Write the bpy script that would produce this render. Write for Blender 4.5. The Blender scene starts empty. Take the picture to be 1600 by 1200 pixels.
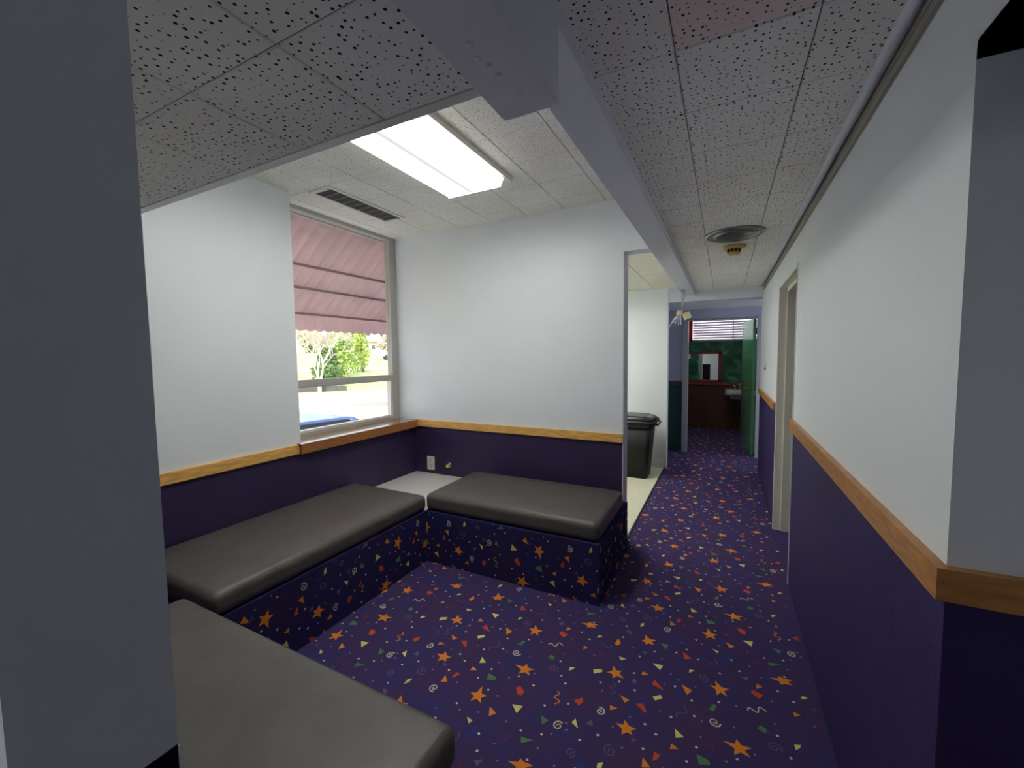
import bpy, bmesh, math, random
from mathutils import Vector, Matrix
random.seed(7)
S = bpy.context.scene
C = S.collection
# ---------------------------------------------------------------- camera
YAW, PIT, ROL = math.radians(27.136), math.radians(3.7986), math.radians(-0.7073)
cam = bpy.data.cameras.new('camera'); cam.sensor_fit = 'HORIZONTAL'; cam.sensor_width = 36
cam.lens = 647.98 / 1600 * 36; cam.clip_start = 0.01; cam.clip_end = 500
co = bpy.data.objects.new('camera', cam); C.objects.link(co)
fw = Vector((-math.sin(YAW)*math.cos(PIT), math.cos(YAW)*math.cos(PIT), -math.sin(PIT)))
r0 = Vector((math.cos(YAW), math.sin(YAW), 0)); u0 = r0.cross(fw)
rt = r0*math.cos(ROL) + u0*math.sin(ROL); up = -r0*math.sin(ROL) + u0*math.cos(ROL)
M = Matrix((rt, up, -fw)).transposed().to_4x4(); M.translation = Vector((0, 0, 1.45))
co.matrix_world = M; S.camera = co
# ---------------------------------------------------------------- view, sky, sun
S.view_settings.view_transform = 'Standard'; S.view_settings.look = 'None'
S.view_settings.gamma = 1; S.view_settings.use_curve_mapping = False
S.view_settings.exposure = EXPOSURE = 0.68
S.cycles.max_bounces = 10; S.cycles.diffuse_bounces = 7; S.cycles.glossy_bounces = 4
S.cycles.transparent_max_bounces = 12; S.cycles.use_denoising = True
S.cycles.sample_clamp_indirect = 6; S.cycles.caustics_reflective = False; S.cycles.caustics_refractive = False
w = bpy.data.worlds.new('sky'); S.world = w; w.use_nodes = True
bg = w.node_tree.nodes['Background']; bg.inputs[0].default_value = (0.80, 0.90, 1.0, 1); bg.inputs[1].default_value = 1.7
sun = bpy.data.lights.new('sun', 'SUN'); sun.energy = 4.2; sun.angle = math.radians(0.6); sun.color = (1, .96, .86)
so = bpy.data.objects.new('sun', sun); C.objects.link(so)
so.rotation_euler = Vector((-0.35, 0.75, -0.62)).to_track_quat('-Z', 'Y').to_euler()
LAMP = 12.0      # radiance of the fluorescent lenses
# ---------------------------------------------------------------- helpers
def lin(r, g, b):
    f = lambda c: ((c/255+.055)/1.055)**2.4 if c > 10 else c/255/12.92
    return (f(r), f(g), f(b))
def mat(name, col, rough=.6, noise=0, nscale=8, bump=0, bscale=60, metal=0, spec=.5, emit=None, es=0, stretch=None, col2=None):
    m = bpy.data.materials.new(name); m.use_nodes = True; nt = m.node_tree; P = nt.nodes['Principled BSDF']
    P.inputs['Base Color'].default_value = (*col, 1); P.inputs['Roughness'].default_value = rough
    P.inputs['Metallic'].default_value = metal; P.inputs['Specular IOR Level'].default_value = spec
    if emit: P.inputs['Emission Color'].default_value = (*emit, 1); P.inputs['Emission Strength'].default_value = es
    L = nt.links.new
    tc = nt.nodes.new('ShaderNodeTexCoord'); mp = nt.nodes.new('ShaderNodeMapping'); L(tc.outputs['Object'], mp.inputs[0])
    if stretch: mp.inputs['Scale'].default_value = stretch
    if noise or col2:
        n = nt.nodes.new('ShaderNodeTexNoise'); n.inputs['Scale'].default_value = nscale; n.inputs['Detail'].default_value = 5
        L(mp.outputs[0], n.inputs[0])
        r = nt.nodes.new('ShaderNodeValToRGB'); r.color_ramp.elements[0].position = .3; r.color_ramp.elements[1].position = .7
        a = [c*(1-noise) for c in col]; b = col2 or [min(1, c*(1+noise)) for c in col]
        r.color_ramp.elements[0].color = (*a, 1); r.color_ramp.elements[1].color = (*b, 1)
        L(n.outputs[0], r.inputs[0]); L(r.outputs[0], P.inputs['Base Color'])
    if bump:
        n2 = nt.nodes.new('ShaderNodeTexNoise'); n2.inputs['Scale'].default_value = bscale; n2.inputs['Detail'].default_value = 4
        L(tc.outputs['Object'], n2.inputs[0])
        b_ = nt.nodes.new('ShaderNodeBump'); b_.inputs['Strength'].default_value = bump; b_.inputs['Distance'].default_value = .004
        L(n2.outputs[0], b_.inputs['Height']); L(b_.outputs[0], P.inputs['Normal'])
    return m
def bx(bm, x0, x1, y0, y1, z0, z1, mi=0):
    v = [bm.verts.new((x, y, z)) for z in (z0, z1) for y in (y0, y1) for x in (x0, x1)]
    for f in ((0,2,3,1),(4,5,7,6),(0,1,5,4),(2,6,7,3),(0,4,6,2),(1,3,7,5)):
        bm.faces.new([v[i] for i in f]).material_index = mi
def prism(bm, pts, axis, a, b, mi=0):
    """polygon pts extruded along axis from a to b"""
    def P(p, t):
        q = list(p); q.insert(axis, t); return q
    A = [bm.verts.new(P(p, a)) for p in pts]; B = [bm.verts.new(P(p, b)) for p in pts]; n = len(pts)
    for i in range(n): bm.faces.new((A[i], A[(i+1) % n], B[(i+1) % n], B[i])).material_index = mi
    bm.faces.new(A[::-1]).material_index = mi; bm.faces.new(B).material_index = mi
def tube(bm, pts, rad, seg=8, mi=0):
    pts = [Vector(p) for p in pts]; rings = []
    for i, p in enumerate(pts):
        d = (pts[min(i+1, len(pts)-1)] - pts[max(i-1, 0)]).normalized()
        a = d.orthogonal().normalized(); b = d.cross(a)
        if i and rings:
            a = prev - d*prev.dot(d); a.normalize(); b = d.cross(a)
        prev = a; r = rad[i] if isinstance(rad, (list, tuple)) else rad
        rings.append([bm.verts.new(p + (a*math.cos(2*math.pi*k/seg) + b*math.sin(2*math.pi*k/seg))*r) for k in range(seg)])
    for A, B in zip(rings, rings[1:]):
        for k in range(seg):
            f = bm.faces.new((A[k], A[(k+1) % seg], B[(k+1) % seg], B[k])); f.material_index = mi; f.smooth = True
    bm.faces.new(rings[0][::-1]).material_index = mi; bm.faces.new(rings[-1]).material_index = mi
def lathe(bm, prof, c, seg=32, mi=0):
    rings = []
    for r, z in prof:
        rings.append([bm.verts.new((c[0]+r*math.cos(2*math.pi*k/seg), c[1]+r*math.sin(2*math.pi*k/seg), c[2]+z)) for k in range(seg)])
    for A, B in zip(rings, rings[1:]):
        for k in range(seg):
            f = bm.faces.new((A[k], A[(k+1) % seg], B[(k+1) % seg], B[k])); f.material_index = mi; f.smooth = True
    bm.faces.new(rings[0][::-1]).material_index = mi; bm.faces.new(rings[-1]).material_index = mi
def rbox(bm, x0, x1, y0, y1, z0, z1, r, crown=0, n=14, mi=0, sag=None):
    """box with rounded edges and a slightly crowned top"""
    cx, cy, cz = (x0+x1)/2, (y0+y1)/2, (z0+z1)/2; h = Vector(((x1-x0)/2, (y1-y0)/2, (z1-z0)/2))
    t = [-1] + [-1 + i/4 for i in ()]
    def params(hh):
        e = r/hh; a = [-1 + e*k/4 for k in range(5)]; mid = [(-1+e) + (2-2*e)*k/n for k in range(1, n)]
        return a + mid + [-q for q in a[::-1]]
    ps = [params(h[i]) for i in range(3)]; cache = {}
    def V(p):
        k = tuple(round(c, 6) for c in p)
        if k not in cache:
            q = Vector((p[0]*h[0], p[1]*h[1], p[2]*h[2])); inner = Vector([max(-h[i]+r, min(h[i]-r, q[i])) for i in range(3)])
            d = q-inner
            if d.length > 1e-9: d = d.normalized()*r
            q = inner+d
            if crown and p[2] > 0: q.z += crown*(1-p[0]**4)*(1-p[1]**4)*max(0, p[2])
            if sag: q.z += sag(q.x+cx, q.y+cy)*(1 if p[2] > 0 else 0)
            cache[k] = bm.verts.new((q.x+cx, q.y+cy, q.z+cz))
        return cache[k]
    for ax in range(3):
        o = [i for i in range(3) if i != ax]
        for s in (-1, 1):
            for i in range(len(ps[o[0]])-1):
                for j in range(len(ps[o[1]])-1):
                    q = []
                    for a, b in ((i, j), (i+1, j), (i+1, j+1), (i, j+1)):
                        p = [0, 0, 0]; p[ax] = s; p[o[0]] = ps[o[0]][a]; p[o[1]] = ps[o[1]][b]; q.append(V(p))
                    if (s > 0) == (ax == 1): q = q[::-1]
                    try: f = bm.faces.new(q); f.smooth = True; f.material_index = mi
                    except ValueError: pass
def obj(name, bm, mats, parent=None, label=None):
    me = bpy.data.meshes.new(name); bm.to_mesh(me); bm.free(); o = bpy.data.objects.new(name, me); C.objects.link(o)
    for m in (mats if isinstance(mats, (list, tuple)) else [mats]): me.materials.append(m)
    if parent:
        o.parent = parent; o.matrix_parent_inverse = parent.matrix_basis.inverted()
    if label: o['label'] = label
    return o
def B(*boxes):
    bm = bmesh.new()
    for b in boxes: bx(bm, *b)
    return bm
def struct(name, bm, mats, parent=None):
    o = obj(name, bm, mats, parent)
    if not parent: o['kind'] = 'structure'
    return o
def thing(name, label, cat, loc, group=None, rz=0):
    o = bpy.data.objects.new(name, None); C.objects.link(o); o.location = loc; o.rotation_euler = (0, 0, rz)
    o.empty_display_size = .05; o['label'] = label; o['category'] = cat
    if group: o['group'] = group
    return o
def tag(o, label, cat, group=None):
    o['label'] = label; o['category'] = cat
    if group: o['group'] = group
    return o
# ---------------------------------------------------------------- materials
PAINT = (.80, .845, .87)
m_wall = mat('pale_blue_wall_paint', PAINT, .42, noise=.02, nscale=2, bump=.12, bscale=140)
m_lav = mat('lavender_wall_paint', (.46, .49, .62), .5, bump=.1)
m_purple = mat('violet_wall_paint', (.036, .024, .098), .6, noise=.12, nscale=5, spec=.25, bump=.5, bscale=160)
m_plum = mat('dark_plum_wall_paint', (.034, .021, .075), .45, noise=.12, nscale=5, bump=.3, bscale=160)
m_inky = mat('inky_wall_paint', (.006, .004, .008), .6, spec=.15, bump=.3)
m_green = mat('dark_green_wall_paint', (.01, .06, .05), .5)
m_trimw = mat('white_trim_paint', (.70, .70, .66), .35)
m_cream = mat('cream_jamb_paint', (.80, .78, .70), .4)
m_beam = mat('grey_beam_paint', (.70, .71, .80), .5, bump=.2, bscale=120)
m_woodd = mat('darker_oak', (.47, .215, .06), .38, noise=.22, nscale=14, stretch=(1, 1, 6), bump=.1)  # darker oak tone, used on the corridor rail
m_wood = mat('golden_oak', (.82, .46, .13), .38, noise=.22, nscale=14, stretch=(1, 1, 6), bump=.1)
m_woodr = mat('red_oak_sill', (.36, .15, .05), .3, noise=.2, nscale=14, stretch=(6, 1, 6))
m_base = mat('black_cove_base', (.012, .010, .014), .5)
m_dark = mat('dark_void', (.012, .012, .012), .9)
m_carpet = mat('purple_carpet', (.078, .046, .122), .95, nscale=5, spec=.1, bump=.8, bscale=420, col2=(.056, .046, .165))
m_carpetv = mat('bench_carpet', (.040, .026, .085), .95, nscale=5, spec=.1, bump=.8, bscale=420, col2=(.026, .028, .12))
MC = {'o': (.80, .26, .035), 'y': (.72, .68, .20), 'r': (.62, .085, .045), 'g': (.10, .24, .11), 'n': (.15, .13, .22), 'm': (.22, .04, .06), 'w': (.72, .66, .50), 'l': (.28, .24, .36), 'p': (.45, .28, .27), 'b': (.045, .055, .22)}
KEYS = list(MC); m_mot = [mat('carpet_yarn_'+n, MC[k], .95, spec=.05, noise=.12, nscale=300) for k, n in zip(KEYS, ('orange', 'yellow', 'red', 'green', 'grey', 'maroon', 'cream', 'lilac', 'pink', 'blue'))]
m_vinylfloor = mat('cream_vinyl_floor', (.80, .78, .60), .35, noise=.06, nscale=30)
m_alu = mat('painted_aluminium', (.47, .45, .41), .4)
m_cush = mat('charcoal_vinyl', (.098, .089, .082), .42, noise=.12, nscale=9, bump=.25, bscale=220)
m_lam = mat('white_laminate', (.85, .85, .82), .2)
m_black = mat('black_plastic', (.012, .012, .012), .5, spec=.3)
m_lid = mat('grey_black_lid', (.03, .03, .03), .35)
m_white = mat('white_plastic', (.72, .71, .66), .35)
m_grille = mat('dusty_grey_metal', (.38, .36, .33), .6)
m_ext = mat('outside_wall', (.5, .45, .4), .9)
m_tbar = mat('ceiling_reveal', (.25, .25, .23), .8)
def tile_mat(name, col, holes, amt=1):
    m = mat(name, col, .85, spec=.15); nt = m.node_tree; L = nt.links.new; P = nt.nodes['Principled BSDF']
    tc = nt.nodes.new('ShaderNodeTexCoord'); v = nt.nodes.new('ShaderNodeTexVoronoi'); v.voronoi_dimensions = '2D'; v.feature = 'F1'
    v.inputs['Scale'].default_value = holes; v.inputs['Randomness'].default_value = .8
    L(tc.outputs['Object'], v.inputs['Vector'])
    sep = nt.nodes.new('ShaderNodeSeparateColor'); L(v.outputs['Color'], sep.inputs[0])
    r = nt.nodes.new('ShaderNodeMath'); r.operation = 'MULTIPLY_ADD'; L(sep.outputs[0], r.inputs[0]); r.inputs[1].default_value = .15*amt; r.inputs[2].default_value = .055*amt
    lt = nt.nodes.new('ShaderNodeMath'); lt.operation = 'LESS_THAN'; L(v.outputs['Distance'], lt.inputs[0]); L(r.outputs[0], lt.inputs[1])
    g = nt.nodes.new('ShaderNodeMath'); g.operation = 'GREATER_THAN'; L(sep.outputs[1], g.inputs[0]); g.inputs[1].default_value = .12
    mu = nt.nodes.new('ShaderNodeMath'); mu.operation = 'MULTIPLY'; L(lt.outputs[0], mu.inputs[0]); L(g.outputs[0], mu.inputs[1])
    n = nt.nodes.new('ShaderNodeTexNoise'); n.inputs['Scale'].default_value = 2.5; L(tc.outputs['Object'], n.inputs[0])
    rp = nt.nodes.new('ShaderNodeValToRGB'); rp.color_ramp.elements[0].position = .35; rp.color_ramp.elements[1].position = .65
    rp.color_ramp.elements[0].color = (col[0]*.93, col[1]*.92, col[2]*.88, 1); rp.color_ramp.elements[1].color = (*col, 1); L(n.outputs[0], rp.inputs[0])
    mx = nt.nodes.new('ShaderNodeMix'); mx.data_type = 'RGBA'; L(mu.outputs[0], mx.inputs[0]); L(rp.outputs[0], mx.inputs[6]); mx.inputs[7].default_value = (.02, .018, .018, 1)
    L(mx.outputs[2], P.inputs['Base Color']); return m
m_tile = tile_mat('pinhole_ceiling_tile', (.87, .86, .84), 53, .95)
m_tilep = tile_mat('stained_ceiling_tile', (.85, .72, .72), 53, .95)
m_tile2 = tile_mat('alcove_ceiling_tile', (.87, .86, .81), 60, .75)
# ---------------------------------------------------------------- carpet motifs (one repeat, metres)
TX, TY = .872, .861
MOT = [["S","o",[[0.795,0.566],[0.821,0.614],[0.864,0.581],[0.858,0.54],[0.817,0.531]],0],["S","o",[[0.025,0.796],[0.068,0.823],[0.115,0.808],[0.109,0.768],[0.06,0.755]],0],["S","o",[[0.52,0.694],[0.547,0.721],[0.593,0.701],[0.585,0.67],[0.55,0.656]],0],["S","o",[[0.21,0.368],[0.244,0.395],[0.293,0.392],[0.291,0.362],[0.247,0.346]],0],["S","o",[[0.422,0.081],[0.435,0.131],[0.476,0.115],[0.495,0.075],[0.452,0.057]],0],["S","o",[[-0.028,0.204],[-0.009,0.239],[0.043,0.214],[0.036,0.17],[-0.001,0.161]],0],["S","o",[[0.524,0.362],[0.535,0.42],[0.588,0.4],[0.584,0.36],[0.546,0.348]],0],["P","n",[[0.812,0.236]],0.025],["P","w",[[0.634,0.516]],0.021],["P","w",[[0.317,0.582]],0.021],["P","m",[[0.153,0.452]],0.02],["P","n",[[0.396,0.498]],0.02],["P","m",[[0.372,0.175]],0.021],["P","w",[[0.864,0.009]],0.022],["P","n",[[0.191,0.85]],0.025],["P","m",[[0.848,0.744]],0.019],["P","w",[[0.448,0.72]],0.02],["P","n",[[0.526,0.568]],0.025],["T","y",[[0.499,0.473],[0.497,0.503],[0.514,0.515],[0.513,0.49]],0],["T","y",[[0.312,0.29],[0.32,0.312],[0.34,0.312],[0.328,0.295]],0],["T","o",[[0.407,0.284],[0.414,0.329],[0.434,0.304],[0.426,0.276]],0],["T","g",[[0.614,0.392],[0.65,0.389],[0.641,0.351]],0],["T","g",[[0.542,0.29],[0.564,0.294],[0.556,0.273]],0],["T","y",[[0.845,0.457],[0.875,0.452],[0.869,0.434]],0],["T","o",[[0.032,0.54],[0.073,0.523],[0.051,0.499]],0],["T","y",[[0.445,0.204],[0.482,0.203],[0.46,0.183]],0],["T","r",[[0.729,0.324],[0.718,0.373],[0.76,0.339]],0],["T","y",[[0.598,0.229],[0.644,0.236],[0.635,0.199]],0],["T","y",[[0.755,0.24],[0.756,0.266],[0.778,0.266]],0],["T","g",[[0.207,0.475],[0.257,0.481],[0.218,0.45]],0],["T","o",[[0.564,0.132],[0.565,0.159],[0.594,0.146]],0],["T","n",[[0.53,0.073],[0.54,0.1],[0.553,0.084],[0.546,0.066]],0],["T","r",[[0.614,0.097],[0.621,0.129],[0.666,0.085]],0],["T","o",[[0.73,0.154],[0.775,0.138],[0.757,0.103]],0],["T","n",[[0.095,0.315],[0.125,0.335],[0.117,0.3]],0],["T","o",[[0.15,0.27],[0.153,0.304],[0.175,0.293]],0],["T","r",[[0.127,0.237],[0.136,0.257],[0.174,0.244],[0.158,0.214]],0],["T","o",[[0.5,0.838],[0.543,0.828],[0.529,0.807]],0],["T","y",[[0.627,0.029],[0.657,0.054],[0.665,0.037],[0.64,0.013]],0],["T","r",[[0.571,0.822],[0.597,0.835],[0.618,0.801],[0.613,0.792]],0],["T","g",[[0.842,0.064],[0.855,0.1],[0.87,0.102],[0.862,0.064]],0],["T","o",[[0.276,0.176],[0.274,0.203],[0.299,0.195]],0],["T","g",[[0.14,0.05],[0.151,0.073],[0.173,0.062],[0.168,0.039]],0],["T","y",[[0.735,0.731],[0.727,0.771],[0.763,0.747]],0],["T","y",[[0.369,0.643],[0.391,0.605],[0.36,0.619]],0],["T","n",[[0.411,0.638],[0.429,0.666],[0.441,0.64]],0],["T","n",[[0.431,0.415],[0.461,0.417],[0.471,0.385]],0],["T","o",[[0.72,0.673],[0.722,0.699],[0.749,0.687]],0],["T","y",[[0.26,0.011],[0.257,0.034],[0.28,0.043],[0.274,0.026]],0],["T","y",[[0.359,0.069],[0.394,0.088],[0.4,0.071],[0.368,0.044]],0],["T","r",[[0.67,0.598],[0.67,0.636],[0.693,0.633],[0.682,0.609]],0],["T","g",[[0.819,0.658],[0.809,0.697],[0.85,0.689],[0.855,0.673]],0],["T","r",[[0.085,0.678],[0.1,0.692],[0.129,0.673],[0.124,0.649],[0.105,0.647]],0],["T","y",[[0.11,0.592],[0.154,0.603],[0.146,0.56]],0],["T","r",[[0.335,0.724],[0.362,0.753],[0.372,0.734],[0.36,0.708]],0],["T","g",[[0.238,0.596],[0.275,0.587],[0.26,0.558]],0],["T","o",[[0.476,0.768],[0.509,0.765],[0.482,0.743]],0],["T","n",[[0.583,0.66],[0.606,0.655],[0.589,0.639]],0],["T","o",[[0.636,0.598],[0.667,0.57],[0.64,0.557]],0],["Q","n",[[0.347,0.242],[0.402,0.255]],2],["Q","n",[[0.838,0.322],[0.867,0.384]],2],["Q","m",[[0.049,0.287],[0.089,0.256]],2],["Q","n",[[0.733,-0.037],[0.76,0.038]],2],["Q","w",[[0.112,0.129],[0.174,0.164]],3],["Q","o",[[0.254,0.738],[0.276,0.674]],3],["Q","n",[[0.459,0.891],[0.472,0.825]],3],["Q","m",[[0.532,0.523],[0.563,0.517]],2],["D","w",[[0.284,0.259]],0],["D","w",[[0.435,0.351]],0],["D","w",[[0.432,0.448]],0],["D","l",[[0.362,0.425]],0],["D","w",[[0.734,0.397]],0],["D","w",[[0.69,0.352]],0],["D","w",[[0.788,0.348]],0],["D","w",[[0.771,0.493]],0],["D","w",[[0.595,0.313]],0],["D","w",[[0.536,0.247]],0],["D","l",[[0.494,0.297]],0],["D","w",[[0.056,0.414]],0],["D","l",[[0.13,0.404]],0],["D","w",[[0.087,0.351]],0],["D","w",[[0.008,0.298]],0],["D","w",[[0.532,0.128]],0],["D","w",[[0.483,0.048]],0],["D","w",[[0.706,0.129]],0],["D","l",[[0.663,0.124]],0],["D","w",[[0.553,0.03]],0],["D","w",[[0.777,0.08]],0],["D","w",[[0.006,0.121]],0],["D","p",[[0.07,0.133]],0],["D","w",[[0.709,0.819]],0],["D","w",[[0.791,0.004]],0],["D","w",[[0.621,0.739]],0],["D","w",[[0.666,0.712]],0],["D","l",[[0.664,0.83]],0],["D","l",[[0.819,0.853]],0],["D","p",[[0.061,0.016]],0],["D","w",[[0.206,0.049]],0],["D","w",[[0.807,0.724]],0],["D","p",[[0.819,0.776]],0],["D","w",[[0.231,0.295]],0],["D","p",[[0.203,0.223]],0],["D","w",[[0.274,0.518]],0],["D","w",[[0.196,0.497]],0],["D","w",[[0.412,0.56]],0],["D","l",[[0.682,0.196]],0],["D","l",[[0.202,0.103]],0],["D","l",[[0.338,0.159]],0],["D","w",[[0.854,0.612]],0],["D","w",[[0.779,0.65]],0],["D","p",[[0.708,0.586]],0],["D","w",[[0.149,0.722]],0],["D","p",[[0.035,0.602]],0],["D","l",[[0.003,0.496]],0],["D","p",[[0.8,0.472]],0],["D","l",[[0.173,0.352]],0],["D","l",[[0.126,0.508]],0],["D","l",[[0.306,0.537]],0],["D","w",[[0.234,0.646]],0],["D","w",[[0.318,0.697]],0],["D","w",[[0.271,0.794]],0],["D","w",[[0.24,0.829]],0],["D","p",[[0.341,0.607]],0],["D","p",[[0.352,0.579]],0],["D","p",[[0.283,0.46]],0],["D","w",[[0.267,0.402]],0],["D","w",[[0.468,0.611]],0],["D","l",[[0.562,0.6]],0],["D","w",[[0.409,0.007]],0],["D","l",[[0.427,0.828]],0],["D","l",[[0.562,0.747]],0],["D","l",[[0.511,0.669]],0],["D","w",[[0.068,0.739]],0],["D","l",[[0.125,0.787]],0],["D","p",[[0.033,0.712]],0],["D","w",[[0.632,0.631]],0],["D","l",[[0.788,0.163]],0],["D","l",[[0.715,0.173]],0],["D","p",[[0.633,0.281]],0],["D","l",[[0.705,0.437]],0]]
def ribbon(pts, wd):
    out = []
    for i in range(len(pts)-1):
        a, b = Vector(pts[i]), Vector(pts[i+1]); d = (b-a).normalized(); n = Vector((-d.y, d.x))*wd/2; e = d*wd*.15
        out.append([a+n-e, b+n+e, b-n+e, a-n-e])
    return out
def motif_polys():
    rnd = random.Random(3); out = []
    for t, c, pts, rad in MOT:
        P = [Vector(p) for p in pts]; ctr = sum(P, Vector((0, 0)))/len(P)
        if t == 'S':
            q = []
            for i, p in enumerate(P):
                nx = P[(i+1) % len(P)]; q.append(p); mid = ((p-ctr).normalized()+(nx-ctr).normalized())
                q.append(ctr+mid.normalized()*.0175)
            for i in range(len(P)):
                out.append((c, [ctr, q[2*i-1], ctr+(q[2*i]-ctr)*1.08, q[2*i+1]], ctr))
        elif t == 'T': out.append((c, P, ctr))
        elif t == 'P':
            a0 = rnd.random()*6.28; sg = rnd.choice((-1, 1)); n = 22; R = max(rad, .016)
            pp = [ctr+Vector((math.cos(a0+sg*k/n*9.2), math.sin(a0+sg*k/n*9.2)))*R*(.12+.88*k/n) for k in range(n+1)]
            for q in ribbon(pp, .0062 if c == 'w' else .0040): out.append((c, q, ctr))
        elif t == 'Q':
            a, b = P; d = b-a; n = Vector((-d.y, d.x)); N = 18
            pp = [a+d*(k/N)+n*(.17*math.sin(k/N*math.pi*(rad+.6)*.9)) for k in range(N+1)]
            for q in ribbon(pp, .005 if c in 'wo' else .0036): out.append((c, q, ctr))
        elif t == 'D':
            r = .0058 if c == 'w' else .0046; a0 = rnd.random()
            out.append((c, [ctr+Vector((math.cos(a0+k*1.047), math.sin(a0+k*1.047)))*r*rnd.uniform(.8, 1.1) for k in range(6)], ctr))
    # faint blue brush marks between the shapes
    for k in range(14):
        c0 = Vector((rnd.random()*TX, rnd.random()*TY)); r = rnd.uniform(.012, .022); a = rnd.random()*3
        out.append(('b', [c0+Vector((math.cos(a+j*1.05)*r*rnd.uniform(.6, 1.2), math.sin(a+j*1.05)*r*rnd.uniform(.5, 1)) ) for j in range(6)], c0))
    return out
MP = motif_polys()
def put_motifs(bm, rects, to3d, flip=False, off=(0, 0), lift=.0006, seen=None):
    """rects in surface (u, v); pattern coordinate = (u, v)+off, or -(u, v)+off when turned round"""
    for (a0, a1, b0, b1) in rects:
        if flip: lo, hi = (-a1+off[0], -b1+off[1]), (-a0+off[0], -b0+off[1])
        else: lo, hi = (a0+off[0], b0+off[1]), (a1+off[0], b1+off[1])
        for i in range(math.floor(lo[0]/TX)-1, math.floor(hi[0]/TX)+2):
            for j in range(math.floor(lo[1]/TY)-1, math.floor(hi[1]/TY)+2):
                for li, (c, P, ctr) in enumerate(MP):
                    q = [Vector((p.x+i*TX, p.y+j*TY)) for p in P]
                    if flip: q = [Vector((off[0]-p.x, off[1]-p.y)) for p in q]
                    else: q = [Vector((p.x-off[0], p.y-off[1])) for p in q]
                    # clip the polygon to the rectangle
                    for ax, lim, sg in ((0, a0, 1), (0, a1, -1), (1, b0, 1), (1, b1, -1)):
                        r = []
                        for k in range(len(q)):
                            A, Bq = q[k-1], q[k]; da, db = (A[ax]-lim)*sg, (Bq[ax]-lim)*sg
                            if (da >= 0) != (db >= 0): r.append(A.lerp(Bq, da/(da-db)))
                            if db >= 0: r.append(Bq)
                        q = r
                        if len(q) < 3: break
                    if len(q) < 3: continue
                    if seen and not seen(sum((x.x for x in q))/len(q), sum((x.y for x in q))/len(q)): continue
                    v = [bm.verts.new(to3d(p.x, p.y, lift*(.6 if c == 'b' else 1))) for p in q]
                    f = bm.faces.new(v); f.material_index = 1+KEYS.index(c)
# ================================================================ SETTING
CR, CA, CS, CK = 2.215, 2.565, 2.03, 2.275          # ceilings: corridor, alcove, low soffit, kitchen
XR, XL = .382, -2.61
# floor
bm = bmesh.new()
RC = [(-2.8, 2.0, -3.0, 3.13), (-.66, XR+.118, 3.13, 5.6), (-1.5, 1.0, 5.6, 6.72), (-1.5, 1.5, 6.72, 9.0)]
for a, b, c, d in RC: bx(bm, a, b, c, d, -.1, 0)
put_motifs(bm, [(-1.865, .36, .8, 3.13), (-.66, XR, 3.13, 5.6), (-.9, .6, 5.6, 6.6), (-.48, .42, 6.6, 6.72), (-1.3, 1.0, 6.72, 8.9), (-.62, XR, -.6, .8)], lambda u, v, l: (u, v, l))
struct('floor', bm, [m_carpet]+m_mot)
struct('floor_kitchen', B((-2.8, -.66, 3.13, 5.6, -.1, .001)), m_vinylfloor)
bm = B((-.668, -.652, 3.2, 5.55, -.001, .006)); struct('trim_6', bm, m_base)
# walls
def two(bm, x0, x1, y0, y1, z1, zr=.84):
    bx(bm, x0, x1, y0, y1, 0, zr, 1); bx(bm, x0, x1, y0, y1, zr, z1, 0)
bm = bmesh.new(); two(bm, -2.88, XL, .19, 1.865, 2.7); bx(bm, -2.88, XL, 1.865, 3.066, 0, .84, 1)
bx(bm, -2.88, -2.86, 1.865, 3.2, 2.6, 2.7); struct('wall_left', bm, [m_wall, m_plum])
bm = bmesh.new(); two(bm, XL, -.66, 3.066, 3.2, 2.7); bx(bm, -2.88, XL, 3.066, 3.2, 0, 2.7); bx(bm, -.66, -.4, 3.066, 3.2, 2.19, 2.7)
struct('wall_back', bm, [m_wall, m_plum])
struct('trim_7', B((-.66, -.654, 3.060, 3.206, .09, 2.19)), m_beam)
struct('baseboard_back', B((-.70, -.650, 3.052, 3.214, 0, .09)), m_base)
bm = bmesh.new(); two(bm, XR, XR+.118, 1.05, 3.03, 2.4, 1.0); two(bm, XR, XR+.118, 3.96, 5.75, 2.4, 1.0)
bx(bm, XR, XR+.118, 3.03, 3.96, 1.98, 2.4); bx(bm, XR, XR+.118, -3.0, 1.05, 1.958, 2.4)
two(bm, XR+.118, 2.0, 1.05, 1.17, 2.4, 1.0)
struct('wall_right', bm, [m_wall, m_purple])
struct('wall_recess', B((2.0, 2.1, -3.0, 1.17, 0, 2.4)), m_wall)
struct('wall_near', B((-2.8, 2.1, -3.1, -3.0, 0, 2.7)), m_wall)
bm = bmesh.new(); bx(bm, -2.8, -.48, .0865, .1935, 1.067, 2.7, 0); bx(bm, -2.8, -.48, .0865, .1935, 0, 1.067, 1)
struct('wall_partition', bm, [m_wall, m_inky])
struct('wall_side', B((-2.9, -2.8, -3.0, .0865, 0, 2.7)), m_wall)
bm = bmesh.new(); bx(bm, -2.8, -.64, 5.55, 5.67, 0, 2.4); struct('wall_kitchen', bm, m_wall)
struct('wall_kitchen_side', B((-2.9, -2.8, 3.2, 5.67, 0, 2.4)), m_wall)
struct('baseboard_kitchen', B((-2.8, -.665, 5.535, 5.55, 0, .115)), m_trimw)
bm = bmesh.new()
for a, b in ((-1.5, -.55), (.445, 1.2)):
    bx(bm, a, b, 6.6, 6.72, 0, 1.0, 1); bx(bm, a, b, 6.6, 6.72, 1.0, 2.6, 0)
bx(bm, -.55, .445, 6.6, 6.72, 1.95, 2.6, 0); struct('wall_hall', bm, [m_lav, m_green])
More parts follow.
